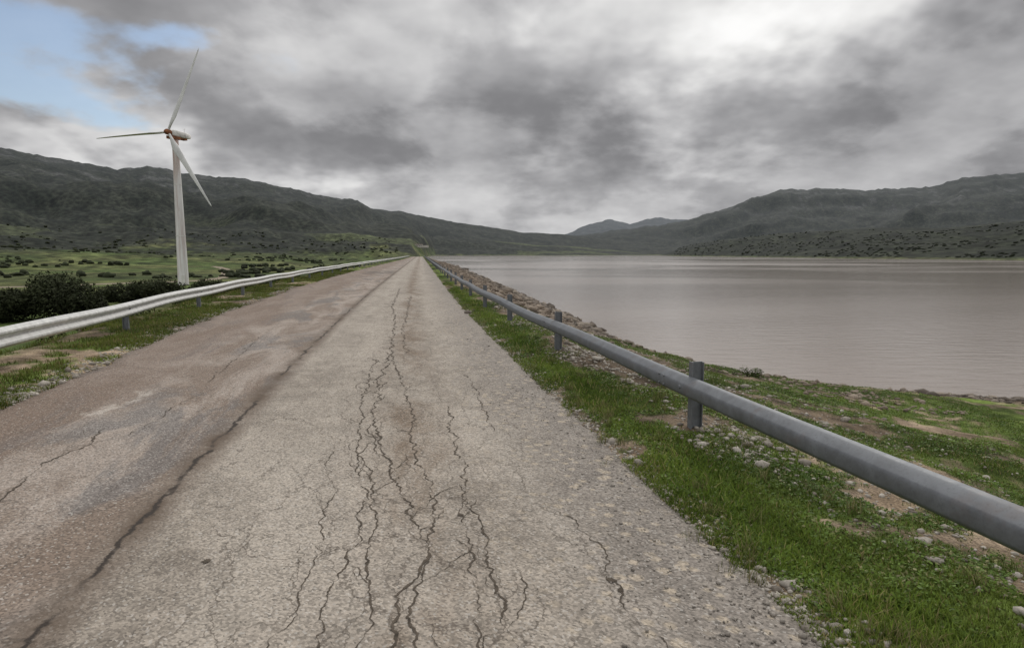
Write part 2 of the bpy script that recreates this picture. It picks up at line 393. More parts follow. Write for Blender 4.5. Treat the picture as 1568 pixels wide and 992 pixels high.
paths=[
 ([(-.45,1.3),(-.464,2.39),(-.534,2.69),(-.467,3.18),(-.577,3.69),(-.776,4.11),(-1.037,4.96),(-1.337,5.99),(-1.631,7.52),(-1.96,10.05),(-2.84,15.1),(-3.63,18.9),(-5.2,29)],.017,1.5),
 ([(-.75,1.3),(-.811,2.39),(-.894,2.85),(-.889,3.34),(-1.021,4.11),(-1.277,4.96),(-1.705,7.16),(-2.1,9.4)],.013,1.6),
 ([(.05,1.3),(.016,2.39),(-.044,2.85),(-.124,3.34),(-.313,3.89),(-.408,4.8),(-.579,5.76),(-.688,6.53)],.014,1.1),
 ([(-.1,1.3),(-.136,2.49),(-.177,2.98),(-.27,3.59),(-.339,4.24)],.011,.9),
 ([(-.6,1.3),(-.611,2.39),(-.705,2.85),(-.797,3.42),(-.907,4.0),(-1.158,4.8),(-1.337,5.99)],.012,1.4),
 ([(.8,1.6),(.656,2.39),(.514,2.64),(.453,2.91),(.474,3.18),(.367,3.51),(.313,3.79)],.009,.5),
 ([(-.172,5.54),(-.356,6.83),(-.657,8.37)],.010,.4),
 ([(-3.1,2.6),(-3.31,3.89),(-3.62,4.64),(-3.6,5.14),(-3.79,5.64)],.015,.5),
 ([(-.33,1.3),(-.358,2.39),(-.453,2.85),(-.478,3.27),(-.538,4.0),(-.77,4.96),(-1.248,7.16),(-1.96,10.05)],.015,1.5),
 ([(-1.7,10),(-2.3,13),(-3.0,18),(-3.9,24)],.014,.5),
 ([(-.95,1.3),(-1.0,2.4),(-1.02,3.0),(-1.2,3.9),(-1.5,5.0)],.008,1.2),
 ([(-3.4,5.3),(-3.6,7),(-4.1,9),(-4.9,12)],.010,.7),
]
for i,(p,w,br) in enumerate(paths): crack(p,w,.022,i+1,br)
def spot(x,y,r_,seed):
    o=len(CV);n=22;CV.append((x,y,roadz(x,y)+.0045))
    for i in range(n):
        a=2*math.pi*i/n;q=r_*(.5+.8*random.random())
        CV.append((x+q*math.cos(a),y+q*math.sin(a),roadz(x,y)+.0045))
    for i in range(n): CF.append((o,o+1+i,o+1+(i+1)%n))
spot(-1.6,3.12,.028,1);spot(.49,2.93,.026,2);spot(.52,2.84,.018,3);spot(-.32,3.7,.02,4)
obj('road_cracks',CV,CF,m_c)

# ------------------------------------------------------------------ guardrails
def galv(name,col,rust=.0,rough=.5,metal=.35):
    m,t,b=mat(name);t.dim='3D';P=t.new('ShaderNodeTexCoord').outputs['Object']
    n=t.noise(P,9,4,.65);n2=t.noise(P,60,3,.6)
    c=t.mix(t.mr(n,.3,.7),tuple(x*.72 for x in col),tuple(x*1.18 for x in col))
    c=t.mix(t.mr(n2,.52,.75,0,.45),c,tuple(x*.5 for x in col))
    if rust: c=t.mix(t.mr(t.noise(P,3,4,.7),.56,.7,0,rust),c,(.14,.08,.05))
    t.put(b.inputs['Base Color'],c);b.inputs['Metallic'].default_value=metal
    t.put(b.inputs['Roughness'],t.mr(n,.3,.7,rough-.1,rough+.12));return m
m_gal=galv('galvanised_steel_weathered',(.18,.19,.205),.3,.6,.3)
m_wht=galv('galvanised_steel_pale',(.58,.58,.565),.2,.6,.1)
def rail_sag(p): return .012*math.sin(p[1]*.9)+.01*math.sin(p[1]*.31+1)
def sweep(name,path,prof,matl,parent):
    P_=np.array(path);tg=np.gradient(P_,axis=0);tg/=np.linalg.norm(tg,axis=1)[:,None]
    nm=np.stack([tg[:,1],-tg[:,0]],1)
    n=len(prof);V=[];F=[]
    for p,q in zip(P_,nm):
        zz=rail_sag(p)
        for l,z in prof: V.append((p[0]+q[0]*l,p[1]+q[1]*l,z+zz))
    for i in range(len(P_)-1):
        for j in range(n): F.append((i*n+j,i*n+(j+1)%n,(i+1)*n+(j+1)%n,(i+1)*n+j))
    F.append(tuple(range(n)));F.append(tuple((len(P_)-1)*n+j for j in range(n))[::-1])
    o=obj(name,V,F,matl,True,parent)
    o.data.set_sharp_from_angle(angle=math.radians(28))
    return o
def thick(pr,th):
    a=np.array(pr);tg=np.gradient(a,axis=0);tg/=np.linalg.norm(tg,axis=1)[:,None];nm=np.stack([tg[:,1],-tg[:,0]],1)
    b_=a+nm*th
    return [tuple(x) for x in a]+[tuple(x) for x in b_[::-1]]
def box(V,F,c,s,ax,ay):
    o=len(V)
    for dz in (-1,1):
        for dx,dy in ((-1,-1),(1,-1),(1,1),(-1,1)):
            V.append((c[0]+ax[0]*dx*s[0]+ay[0]*dy*s[1],c[1]+ax[1]*dx*s[0]+ay[1]*dy*s[1],c[2]+dz*s[2]))
    for f in ((0,3,2,1),(4,5,6,7),(0,1,5,4),(1,2,6,5),(2,3,7,6),(3,0,4,7)): F.append(tuple(o+i for i in f))
def cyl(V,F,c,d,r_,h,n=8):
    d=Vector(d).normalized();a=d.orthogonal().normalized();bb=d.cross(a);o=len(V);c=Vector(c)
    for k_ in (0,1):
        for i in range(n):
            q=2*math.pi*i/n;V.append(tuple(c+d*h*k_+(a*math.cos(q)+bb*math.sin(q))*r_*(1-.25*k_)))
    for i in range(n): F.append((o+i,o+(i+1)%n,o+n+(i+1)%n,o+n+i))
    F.append(tuple(o+n+i for i in range(n)))
def guard(xf,side,prof,posts,ztop,beamz,matb,matp,beamoff,y0,y1,bolt_r):
    g=empty('guardrail')
    yy=[y0]
    while yy[-1]<y1: yy.append(yy[-1]+max(.25,yy[-1]*.02))
    path=[(float(xf(y)),y) for y in yy]
    sweep('beam',path,prof,matb,g)
    V=[];F=[];BV=[];BF=[]
    for y in posts:
        x=float(xf(y));dx=(float(xf(y+.1))-float(xf(y-.1)))/.2
        ty=Vector((dx,1)).normalized();tx=Vector((ty.y,-ty.x))
        zg=hz_at(x,y)-.25;off=beamoff*side
        cx=x+tx.x*off;cy=y+tx.y*off;zt=ztop+random.uniform(-.02,.02)
        h=(zt-zg)/2;cz=(zt+zg)/2
        box(V,F,(cx,cy,cz),(.052,.004,h),tx,ty)
        box(V,F,(cx-tx.x*.05,cy-tx.y*.05,cz-.001),(.004,.034,h),tx,ty)
        box(V,F,(cx+tx.x*.05,cy+tx.y*.05,cz-.002),(.004,.034,h),tx,ty)
        box(V,F,(x+tx.x*side*.018,y+tx.y*side*.018,beamz),(.035,.05,.06),tx,ty)
        cyl(BV,BF,(x-tx.x*side*bolt_r,y-tx.y*side*bolt_r,beamz),(-tx.x*side,-tx.y*side,0),.018,.014)
        for dd in (.32,.42):
            yb=y+dd
            x=float(xf(yb));dx=(float(xf(yb+.1))-float(xf(yb-.1)))/.2
            ty=Vector((dx,1)).normalized();tx=Vector((ty.y,-ty.x))
            for dz in (-.035,.045): cyl(BV,BF,(x-tx.x*side*bolt_r,yb-tx.y*side*bolt_r,beamz+dz+rail_sag((x,yb))),(-tx.x*side,-tx.y*side,0),.012,.01)
    obj('posts',V,F,matp,False,g);obj('bolts',BV,BF,matp,False,g)
    return g
prR=thick([(.012,.352),(0,.360),(-.03,.372),(-.064,.395),(-.070,.402),(-.074,.412),(-.077,.45),(-.077,.475),(-.072,.492),(-.066,.499),(-.026,.528),(-.014,.536),(-.004,.541),(.022,.545)],.004)
pl=[(0,.36),(-.01,.364),(-.06,.393),(-.07,.405),(-.07,.43),(-.06,.443),(-.015,.475),(-.008,.488),(-.008,.502),(-.015,.515),(-.06,.547),(-.07,.56),(-.07,.583),(-.06,.597),(-.01,.63),(0,.635)]
prL=thick([(-a_,z_) for a_,z_ in pl],.004)
Rpost=[-3.6,.95,5.37,9.94,14.26,18.5,23.0]+[27.4+4.4*i for i in range(66)]
Lpost=[-3.4,2.0,7.4,12.8,18.2,23.7]+[29.2+5.4*i for i in range(54)]
guard(lambda y:XR(y)+railoff(y)-.10,1,prR,Rpost,.665,.45,m_gal,m_gal,.075,-4,318,.076)
guard(lambda y:XL(y)-.95,-1,prL,Lpost,.60,.495,m_wht,m_gal,.075,-4,318,.01)

# ------------------------------------------------------------------ wind turbine
TB=(-86.0,164.0);zb0=hz_at(*TB)-.3;zhub=32.0
tur=empty('wind_turbine',(TB[0],TB[1],0))
m_t,t,b=mat('turbine_white');t.dim='3D';P=t.new('ShaderNodeTexCoord').outputs['Object'];pz=t.sep(P)[2]
stre=t.new('ShaderNodeMapping');t.put(stre.inputs[0],P);stre.inputs['Scale'].default_value=(1.6,1.6,.09)
sn=t.noise(stre.outputs[0],1,4,.7)
c=t.mix(t.mr(sn,.35,.7),(.80,.79,.79),(.62,.60,.60))
rz=t.mr(pz,20,32)
c=t.mix(t.m('MULTIPLY',t.mr(sn,.36,.54),t.m('MULTIPLY',rz,.95)),c,(.34,.14,.09))
c=t.mix(t.m('MULTIPLY',t.mr(sn,.46,.62),.4),c,(.50,.36,.32))
t.put(b.inputs['Base Color'],c);b.inputs['Roughness'].default_value=.6
m_bl=simple('blade_paint',(.68,.68,.68),.5,0,.15,.4)
m_rust=simple('rusted_steel',(.22,.09,.045),.9,0,.5,1.5)
m_nac=simple('nacelle_paint',(.66,.65,.63),.6,0,.25,.8)
V=[];F=[];n=40;zs=np.linspace(zb0,31.2,30)
for z in zs:
    q=(z-zb0)/(31.2-zb0);r_=1.32*(1-q)+.72*q
    for i in range(n): a=2*math.pi*i/n;V.append((r_*math.cos(a),r_*math.sin(a),z))
for k_ in range(len(zs)-1):
    for i in range(n): F.append((k_*n+i,k_*n+(i+1)%n,(k_+1)*n+(i+1)%n,(k_+1)*n+i))
F.append(tuple((len(zs)-1)*n+i for i in range(n)))
obj('tower',V,F,m_t,True,tur)
V=[];F=[]
for z in (zb0+13,zb0+26,31.1):
    q=(z-zb0)/(31.2-zb0);r_=1.32*(1-q)+.72*q+.05
    o=len(V)
    for zz in (z-.1,z+.1):
        for i in range(n): a=2*math.pi*i/n;V.append((r_*math.cos(a),r_*math.sin(a),zz))
    for i in range(n): F.append((o+i,o+(i+1)%n,o+n+(i+1)%n,o+n+i))
obj('tower_flanges',V,F,m_nac,True,tur)
V=[];F=[];dd=Vector((.463,-.886));dp=Vector((.886,.463))
box(V,F,(dd.x*1.28,dd.y*1.28,zb0+1.8),(.06,.4,1.05),dd,dp);obj('tower_door',V,F,m_nac,False,tur)
ax=Vector((-.232,-.973,0)).normalized();e=Vector((.973,-.232,0)).normalized();up_=Vector((0,0,1))
V=[];F=[];secs=[(-1.6,.5,.5),(-1.3,.75,.75),(0,.9,.85),(2.2,.95,.85),(3.8,.85,.75),(4.9,.65,.55)]
m_=16
for d_,hw,hh_ in secs:
    for i in range(m_):
        a=2*math.pi*i/m_;cx=math.copysign(abs(math.cos(a))**.5,math.cos(a))*hw;cz=math.copysign(abs(math.sin(a))**.5,math.sin(a))*hh_
        p=-ax*d_+e*cx+up_*(cz+zhub);V.append(tuple(p))
for k_ in range(len(secs)-1):
    for i in range(m_): F.append((k_*m_+i,k_*m_+(i+1)%m_,(k_+1)*m_+(i+1)%m_,(k_+1)*m_+i))
F.append(tuple(range(m_)));F.append(tuple((len(secs)-1)*m_+i for i in range(m_)))
obj('nacelle',V,F,m_nac,True,tur)
V=[];F=[];box(V,F,tuple(ax*.5+up_*(zhub-1.15)),(.85,1.5,.36),e,ax);box(V,F,tuple(-ax*2.4+up_*(zhub-.98)),(.6,1.2,.2),e,ax);obj('bedplate',V,F,m_rust,False,tur)
V=[];F=[];cyl(V,F,tuple(-ax*3.4+up_*(zhub+.7)),(0,0,1),.06,1.1);box(V,F,tuple(-ax*3.4+up_*(zhub+1.7)),(.35,.03,.03),e,ax);obj('wind_vane',V,F,m_nac,False,tur)
V=[];F=[];hs=[(1.5,.6),(2.0,.75),(2.8,.7),(3.2,.45),(3.4,.12)];m_=20
for d_,r_ in hs:
    for i in range(m_):
        a=2*math.pi*i/m_;V.append(tuple(ax*d_+(e*math.cos(a)+up_*math.sin(a))*r_+up_*zhub))
for k_ in range(len(hs)-1):
    for i in range(m_): F.append((k_*m_+i,k_*m_+(i+1)%m_,(k_+1)*m_+(i+1)%m_,(k_+1)*m_+i))
F.append(tuple((len(hs)-1)*m_+i for i in range(m_)));obj('hub',V,F,m_rust,True,tur)
for bi,(phi,pit) in enumerate(((28,24),(148,24),(268,98))):
    a=math.radians(phi);rad=e*math.sin(a)+up_*math.cos(a);tan=rad.cross(ax).normalized()
    V=[];F=[];st=[(.4,.32,.9),(1.6,.32,.9),(2.6,.5,.5),(4.4,.86,.24),(7,.76,.2),(11,.58,.16),(15,.42,.13),(19,.27,.11),(21.5,.15,.1),(22,.05,.1)]
    m_=14
    for d_,ch,th in st:
        tw=math.radians(pit-1.1*d_)
        c_dir=tan*math.cos(tw)+ax*math.sin(tw);n_dir=ax*math.cos(tw)-tan*math.sin(tw)
        for i in range(m_):
            q=2*math.pi*i/m_;cxx=math.cos(q)*ch+(ch*.35 if d_>2 else 0);tz=math.sin(q)*ch*th*(1 if d_<2 else (1.1+.6*math.cos(q+math.pi)))
            V.append(tuple(ax*2.35+up_*zhub+rad*d_+c_dir*cxx+n_dir*tz))
    for k_ in range(len(st)-1):
        for i in range(m_): F.append((k_*m_+i,k_*m_+(i+1)%m_,(k_+1)*m_+(i+1)%m_,(k_+1)*m_+i))
    F.append(tuple((len(st)-1)*m_+i for i in range(m_)))
    obj('blade_%d'%(bi+1),V,F,m_bl,True,tur)

# ------------------------------------------------------------------ farmhouse far away
fx,fy=-150.,1010.;fz=hz_at(fx,fy)
fh=empty('white_farmhouse',(fx,fy,fz));fh.scale=(.75,.75,.75)
m_wall=simple('whitewash',(.45,.43,.40),.9,0,.1,1);m_roof=simple('clay_tile',(.12,.09,.08),.9,0,.2,2);m_dk=simple('dark_opening',(.04,.04,.04),.8)
V=[];F=[];box(V,F,(0,0,2),(9,4,3),(1,0),(0,1));box(V,F,(15,2,1.2),(5.9,3,2.4),(1,0),(0,1));obj('walls',V,F,m_wall,False,fh)
V=[(-9.5,-4.5,5.02),(9.5,-4.5,5.02),(9.5,4.5,5.02),(-9.5,4.5,5.02),(-9.5,0,6.4),(9.5,0,6.4)];F=[(0,1,5,4),(2,3,4,5),(0,4,3),(1,2,5)];obj('roof',V,F,m_roof,False,fh)
V=[];F=[]
for wx in (-6,-2,3,6.5): box(V,F,(wx,-4.02,2.6),(.6,.05,.8),(1,0),(0,1))
obj('windows',V,F,m_dk,False,fh)

# ------------------------------------------------------------------ dirt track in the valley
def strip(name,pts,w,matl):
    pts=np.array(pts,float);dd=np.concatenate([[0],np.cumsum(np.hypot(*np.diff(pts,axis=0).T))])
    s=np.arange(0,dd[-1],2.5);x=np.interp(s,dd,pts[:,0]);y=np.interp(s,dd,pts[:,1])
    kx=np.ones(9)/9;x=np.convolve(np.pad(x,4,mode='edge'),kx,'valid');y=np.convolve(np.pad(y,4,mode='edge'),kx,'valid')
    tx=np.gradient(x);ty=np.gradient(y);l=np.hypot(tx,ty)+1e-9;nx,ny=-ty/l,tx/l
    ww=w*(.8+.4*fbm(s/8,s*0,5,3))
    cols_=[]
    for kq in np.linspace(-1,1,5):
        a=x+nx*ww*kq/2;bq=y+ny*ww*kq/2;z,_=height(a,bq);cols_.append(np.stack([a,bq,z+.22-.2*abs(kq)],1))
    V=np.concatenate(cols_);n_=len(x)
    F=[(k_*n_+i,k_*n_+i+1,(k_+1)*n_+i+1,(k_+1)*n_+i) for k_ in range(4) for i in range(n_-1)]
    return obj(name,V,F,matl)
m_tr=simple('track_dirt',(.25,.21,.155),1,0,.2,.5)
strip('dirt_track',[(-260,150),(-170,158),(-132,163),(-98,172),(-92,185),(-110,240),(-150,330),(-190,400)],4.2,m_tr)

# ------------------------------------------------------------------ foliage
m_leaf,t,b=mat('leaf_mat');c=t.attr('Col','Color')
t.put(b.inputs['Base Color'],c);b.inputs['Roughness'].default_value=.8;b.inputs['Specular IOR Level'].default_value=.08
m_bark=simple('bark',(.10,.08,.06),.95,0,.3,5)
def shrub(name,loc,w,h,nl,ls,base):
    x0,y0,z0=loc;e_=empty(name,(x0,y0,z0))
    lumps=[]
    for i in range(int(9+w*1.2)):
        a=random.uniform(0,2*math.pi);q=math.sqrt(random.random())*.8
        lx_=q*math.cos(a)*w/2;ly=q*math.sin(a)*w/2;lz=h*random.uniform(.25,.78)*(1-.45*q*q)
        lumps.append((lx_,ly,lz,random.uniform(.16,.3)*min(w,h*1.5)))
    L=np.array(lumps);pick=rng.integers(0,len(L),nl)
    d=rng.normal(size=(nl,3));d/=np.linalg.norm(d,axis=1)[:,None]
    rad=L[pick,3]*(.55+.5*rng.random(nl)**.5)
    c=L[pick,:3]+d*rad[:,None]*np.array([1,1,.85]);c[:,2]=np.maximum(c[:,2],.02)
    u_=rng.normal(size=(nl,3));u_/=np.linalg.norm(u_,axis=1)[:,None];v_=np.cross(u_,d);v_/=np.linalg.norm(v_,axis=1)[:,None]+1e-6
    s=ls*(.5+rng.random(nl))[:,None]
    V=np.stack([c-u_*s,c-v_*s*.5,c+u_*s,c+v_*s*.5],1).reshape(-1,3)
    F=np.arange(nl*4).reshape(-1,4)
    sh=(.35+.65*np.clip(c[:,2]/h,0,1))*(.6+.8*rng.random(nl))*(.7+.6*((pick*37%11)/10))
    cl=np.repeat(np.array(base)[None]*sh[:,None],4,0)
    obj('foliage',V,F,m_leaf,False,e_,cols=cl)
    V=[];F=[]
    for l in lumps[:9]:
        a=Vector((random.uniform(-.1,.1)*w,random.uniform(-.1,.1)*w,-.1*h));b_=Vector(l[:3]);d_=b_-a
        cyl(V,F,a,d_,max(.003,.018*w),d_.length,6)
    obj('branches',V,F,m_bark,False,e_)
olive=(.042,.050,.025)
for x,y,w,h,nl in [(-60.5,86,10.5,6.8,11000),(-67,80,9.5,4.6,7500),(-73,92,9,4.8,6000),(-64,112,11,4.6,7000),(-71,114,9,4.0,5500),(-56.5,116,9,4.4,6000),(-49,118,7,3.6,4500),(-77,84,9,4.2,6000),(-84,88,9,4.5,5000)]:
    shrub('shrub',(x,y,hz_at(x,y)-.3),w,h,nl,.2,olive)
for y in (7.6,9.5,15.5,21,27,34,42,50,60,71,84,100):
    x=float(XL(y))-random.uniform(3.0,4.5)
    w=random.uniform(1.6,3.2);shrub('shrub',(x,y,hz_at(x,y)-.1),w,random.uniform(.7,1.1)*(1 if y<30 else 1.2),2600,.05 if y<30 else .09,(.050,.060,.026))
x,y=5.6,14.6
shrub('shrub',(x,y,hz_at(x,y)-.02),.8,.34,1100,.016,(.075,.105,.03))
def icos(s):
    bm=bmesh.new();bmesh.ops.create_icosphere(bm,subdivisions=s,radius=1);a=np.array([v.co[:] for v in bm.verts]);f=np.array([[v.index for v in g.verts] for g in bm.faces]);bm.free();return a,f
iv,iF=icos(2);iv1,iF1=icos(1)
def blobs(name,px_,py_,sz,matl,flat=.75,cbase=(.04,.047,.025),zoff=.3,jit=.35,vr=(.6,1.5)):
    n=len(px_);z,_=height(px_,py_);nv=len(iv)
    k3=np.stack([sz*rng.uniform(.8,1.3,n),sz*rng.uniform(.8,1.3,n),sz*flat*rng.uniform(.7,1.2,n)],1)
    v=iv[None]*(1+np.clip(rng.normal(0,jit,(n,nv,1)),-.6,.6)*.5)*k3[:,None,:]
    v=v+np.stack([px_,py_,z+sz*zoff],1)[:,None,:]
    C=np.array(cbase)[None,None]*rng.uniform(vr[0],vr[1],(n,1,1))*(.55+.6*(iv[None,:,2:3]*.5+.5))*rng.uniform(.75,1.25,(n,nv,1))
    Fq=(iF[None]+(np.arange(n)*nv)[:,None,None]).reshape(-1,3)
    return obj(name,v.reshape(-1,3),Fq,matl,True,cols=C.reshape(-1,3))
cand=4200
aa=rng.uniform(-44,-9,cand);rr_=np.exp(rng.uniform(math.log(200),math.log(1000),cand))
tx_=rr_*np.sin(np.radians(aa));ty_=rr_*np.cos(np.radians(aa))
dens=fbm(tx_/60,ty_/60,900,4,.6);keep=(dens+.06*sst(rr_,350,700)>.61)&(XL(ty_)-tx_>24)&(np.hypot(tx_+86,ty_-164)>14)&(rng.random(cand)<.75)
tx_,ty_,rr_=tx_[keep],ty_[keep],rr_[keep]
blobs('distant_trees',tx_,ty_,rng.uniform(.6,1.9,len(tx_)),m_leaf,.75,(.028,.034,.018))
nt_=2200
aa=rng.uniform(14.5,46,nt_);FEv=T(aa,E_F);rr_=FEv+50+rng.uniform(0,1,nt_)**1.2*430
tx_=rr_*np.sin(np.radians(aa));ty_=rr_*np.cos(np.radians(aa));hh_,_=height(tx_,ty_);k_=(hh_>-1.2)&(fbm(tx_/45,ty_/45,905,4)>.45)
blobs('distant_trees',tx_[k_],ty_[k_],rng.uniform(.9,1.9,k_.sum()),m_leaf,.55,(.014,.018,.010),0,.35,(.8,1.25))

# ------------------------------------------------------------------ stones
m_st,t,b=mat('stone_mat');c=t.attr('Col','Color');P=t.new('ShaderNodeNewGeometry').outputs['Position']
t.put(b.inputs['Base Color'],t.mix(1,c,t.comb(*[t.mr(t.noise(P,40,3,.7),.3,.7,.7,1.25)]*3),'MULTIPLY'));b.inputs['Roughness'].default_value=.9
def stones(name,px_,py_,sz,c0,c1,sink=.25,onroad=False):
    n=len(px_);z,_=height(px_,py_)
    if onroad: z=z*0+.0
    nv=len(iv1)
    sc3=sz[:,None]*rng.uniform(.6,1.3,(n,3))*np.array([1,1,.6])
    jit=1+rng.normal(0,.16,(n,nv,1))
    v=iv1[None]*jit*sc3[:,None,:]
    a=rng.uniform(0,6.28,n);ca,sa=np.cos(a)[:,None],np.sin(a)[:,None]
    vx=v[:,:,0]*ca-v[:,:,1]*sa;vy=v[:,:,0]*sa+v[:,:,1]*ca
    v=np.stack([vx+px_[:,None],vy+py_[:,None],v[:,:,2]+(z+sc3[:,2]*(1-2*sink)*.5)[:,None]],2).reshape(-1,3)
    Fq=(iF1[None]+(np.arange(n)*nv)[:,None,None]).reshape(-1,3)
    f=rng.random(n)[:,None];cc=np.array(c0)[None]*(1-f)+np.array(c1)[None]*f
    return obj(name,v,Fq,m_st,False,cols=np.repeat(cc,nv,0))
seg=shore[2:15];cum=np.concatenate([[0],np.cumsum(np.hypot(*np.diff(seg,axis=0).T))])
n=18000;near=rng.random(n)**2.2
s=np.clip(cum[-2]*(1-near),0,cum[-1])
sx=np.interp(s,cum,seg[:,0]);sy=np.interp(s,cum,seg[:,1])
off=np.abs(rng.normal(0,1.9,n));sx+=-off*.35+rng.normal(0,.25,n);sy+=-off*.95+rng.normal(0,.2,n)
r_=np.hypot(sx,sy)
stones('shoreline_rocks',sx,sy,np.exp(rng.normal(math.log(.040),.62,n))*np.clip(r_/20,1,2.2),(.06,.046,.035),(.27,.225,.18))
n=9500;yy=np.exp(rng.uniform(math.log(11),math.log(300),n));ww=rng.uniform(0,1,n)
sx=XR(yy)+1.4+ww*7.4;k_=(dshore(sx,yy)>-.2)&(fbm(sx*.6,yy*.3,950,4)>.40)
stones('dam_rubble',sx[k_],yy[k_],np.exp(rng.normal(math.log(.038),.5,k_.sum()))*np.clip(yy[k_]/16,1,2.4),(.11,.083,.06),(.31,.25,.195))
GX=[];GY=[];GS=[]
for py in (5.3,9.9,14.2):
    for i in range(520):
        GX.append(XR(py)+railoff(py)+rng.normal(.15,.24));GY.append(py-.2+rng.normal(0,.36));GS.append(math.exp(rng.normal(math.log(.012),.5)))
for i in range(7500):
    y=math.exp(rng.uniform(math.log(1.6),math.log(30)));GX.append(XR(y)+abs(rng.normal(0,.13))-.09);GY.append(y);GS.append(math.exp(rng.normal(math.log(.008),.5)))
for i in range(7500):
    y=rng.uniform(1.6,24);x=XR(y)+.9+abs(rng.normal(0,1.8))
    GX.append(x);GY.append(y);GS.append(math.exp(rng.normal(math.log(.013),.55)))
for i in range(3500):
    y=math.exp(rng.uniform(math.log(5),math.log(30)));GX.append(XL(y)-abs(rng.normal(0,.2))+.05);GY.append(y);GS.append(math.exp(rng.normal(math.log(.011),.5)))
stones('gravel',np.array(GX),np.array(GY),np.array(GS),(.16,.135,.11),(.48,.44,.385),.15)
n=2200;yy=np.exp(rng.uniform(math.log(1.8),math.log(20),n));xx=XR(yy)-abs(rng.normal(0,.35,n))-.03
stones('loose_pebbles',xx,yy,np.exp(rng.normal(math.log(.0050),.45,n)),(.17,.15,.13),(.42,.38,.33),.1,True)
V=[];F=[];bx,by=11.3,17.6;bz=hz_at(bx,by)
for i in range(7):
    a=Vector((bx+random.uniform(-.25,.25),by+random.uniform(-.15,.15),bz+.02));d_=Vector((random.uniform(-1,1),random.uniform(-.6,.6),random.uniform(.03,.3)));cyl(V,F,a,d_,random.uniform(.01,.02),random.uniform(.15,.4),6)
obj('driftwood',V,F,simple('driftwood_bark',(.16,.13,.10),.95))

# ------------------------------------------------------------------ grass
m_gr,t,b=mat('grass_mat');c=t.attr('Col','Color');t.put(b.inputs['Base Color'],c);b.inputs['Roughness'].default_value=.6;b.inputs['Specular IOR Level'].default_value=.2
tr=t.new('ShaderNodeBsdfTranslucent');t.put(tr.inputs[0],c);mx=t.new('ShaderNodeMixShader');mx.inputs[0].default_value=.3
t.l.new(b.outputs[0],mx.inputs[1]);t.l.new(tr.outputs[0],mx.inputs[2])
out=[q for q in t.n if q.type=='OUTPUT_MATERIAL'][0];t.l.new(mx.outputs[0],out.inputs[0])
def grass(name,x,y,hgt,wid,cols_,lean=.5):
    n=len(x);z,_=height(x,y)
    a=rng.uniform(0,2*np.pi,n);dx,dy=np.cos(a),np.sin(a)
    la=rng.uniform(0,2*np.pi,n);lm=rng.random(n)*lean*hgt
    lx_,ly=np.cos(la)*lm,np.sin(la)*lm
    w=wid*.5
    v=np.stack([np.stack([x-dx*w,y-dy*w,z-.004],1),np.stack([x+dx*w,y+dy*w,z-.004],1),
      np.stack([x+dx*w*.75+lx_*.35,y+dy*w*.75+ly*.35,z+hgt*.55],1),np.stack([x-dx*w*.75+lx_*.35,y-dy*w*.75+ly*.35,z+hgt*.55],1),
      np.stack([x+lx_+dx*w*.12,y+ly+dy*w*.12,z+hgt],1),np.stack([x+lx_-dx*w*.12,y+ly-dy*w*.12,z+hgt],1)],1).reshape(-1,3)
    b0=np.arange(n)[:,None]*6
    F=np.concatenate([b0+np.array([[0,1,2,3]]),b0+np.array([[3,2,4,5]])])
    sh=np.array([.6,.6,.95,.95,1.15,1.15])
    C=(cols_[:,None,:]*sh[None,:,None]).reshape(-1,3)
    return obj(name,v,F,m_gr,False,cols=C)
def gcol(x,y,n):
    f=sst(fbm(x*1.1,y*1.1,970,4),.3,.7)[:,None];r1=rng.random(n)[:,None]
    c=np.array([.086,.130,.020])*(1-f)+np.array([.158,.210,.040])*f
    dry=(rng.random(n)<.07+.13*(fbm(x*2,y*2,975,3)>.52))[:,None]
    return np.where(dry,np.array([.29,.24,.12]),c)*(.55+.85*r1)
n=300000;yy=np.exp(rng.uniform(math.log(1.5),math.log(34),n));xx=XR(yy)-.04+rng.random(n)**1.3*(4+yy*.5)
gm=gmask(xx,yy);dsx=dshore(xx,yy);k_=(gm>.34+rng.random(n)*.3)&(dsx>.9)&(shoreband(xx,yy,dsx)<.4+.3*rng.random(n))
xx,yy,gm=xx[k_],yy[k_],gm[k_];n=len(xx);print('grass R',n)
near=np.exp(-((xx-XR(yy)-.35)/.35)**2)
hg=(.010+.018*rng.random(n)+.022*near*rng.random(n))*(1+yy*.012)*(.4+gm);wd=(.0028+.0028*rng.random(n))*(1+yy*.1)
c=gcol(xx,yy,n);c=c*(1+.3*near[:,None]*np.array([.8,1,.3]))
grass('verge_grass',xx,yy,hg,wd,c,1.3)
n=110000;yy=np.exp(rng.uniform(math.log(5),math.log(60),n));xx=XL(yy)+.05-rng.random(n)**1.2*3.2
gm=gmask(xx,yy);k_=(gm>.4+rng.random(n)*.35);xx,yy,gm=xx[k_],yy[k_],gm[k_];n=len(xx)
hg=(.02+.04*rng.random(n))*(.5+gm)*(1+1.4*sst(XL(yy)-xx,1,2.5));wd=(.004+.004*rng.random(n))*(1+yy*.05)
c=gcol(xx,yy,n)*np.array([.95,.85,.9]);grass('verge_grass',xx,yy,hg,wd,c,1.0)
n=170000;yy=np.exp(rng.uniform(math.log(1.6),math.log(26),n));xx=XR(yy)+.1+rng.random(n)**1.2*(5+yy*.4)
gm=gmask(xx,yy);dsx=dshore(xx,yy);k_=(gm>.40)&(dsx>.9)&(shoreband(xx,yy,dsx)<.5)&(fbm(xx*2,yy*2,990,3)>.40);xx,yy=xx[k_],yy[k_];n=len(xx)
z,_=height(xx,yy);cz=np.stack([xx,yy,z+.008+.016*rng.random(n)],1)
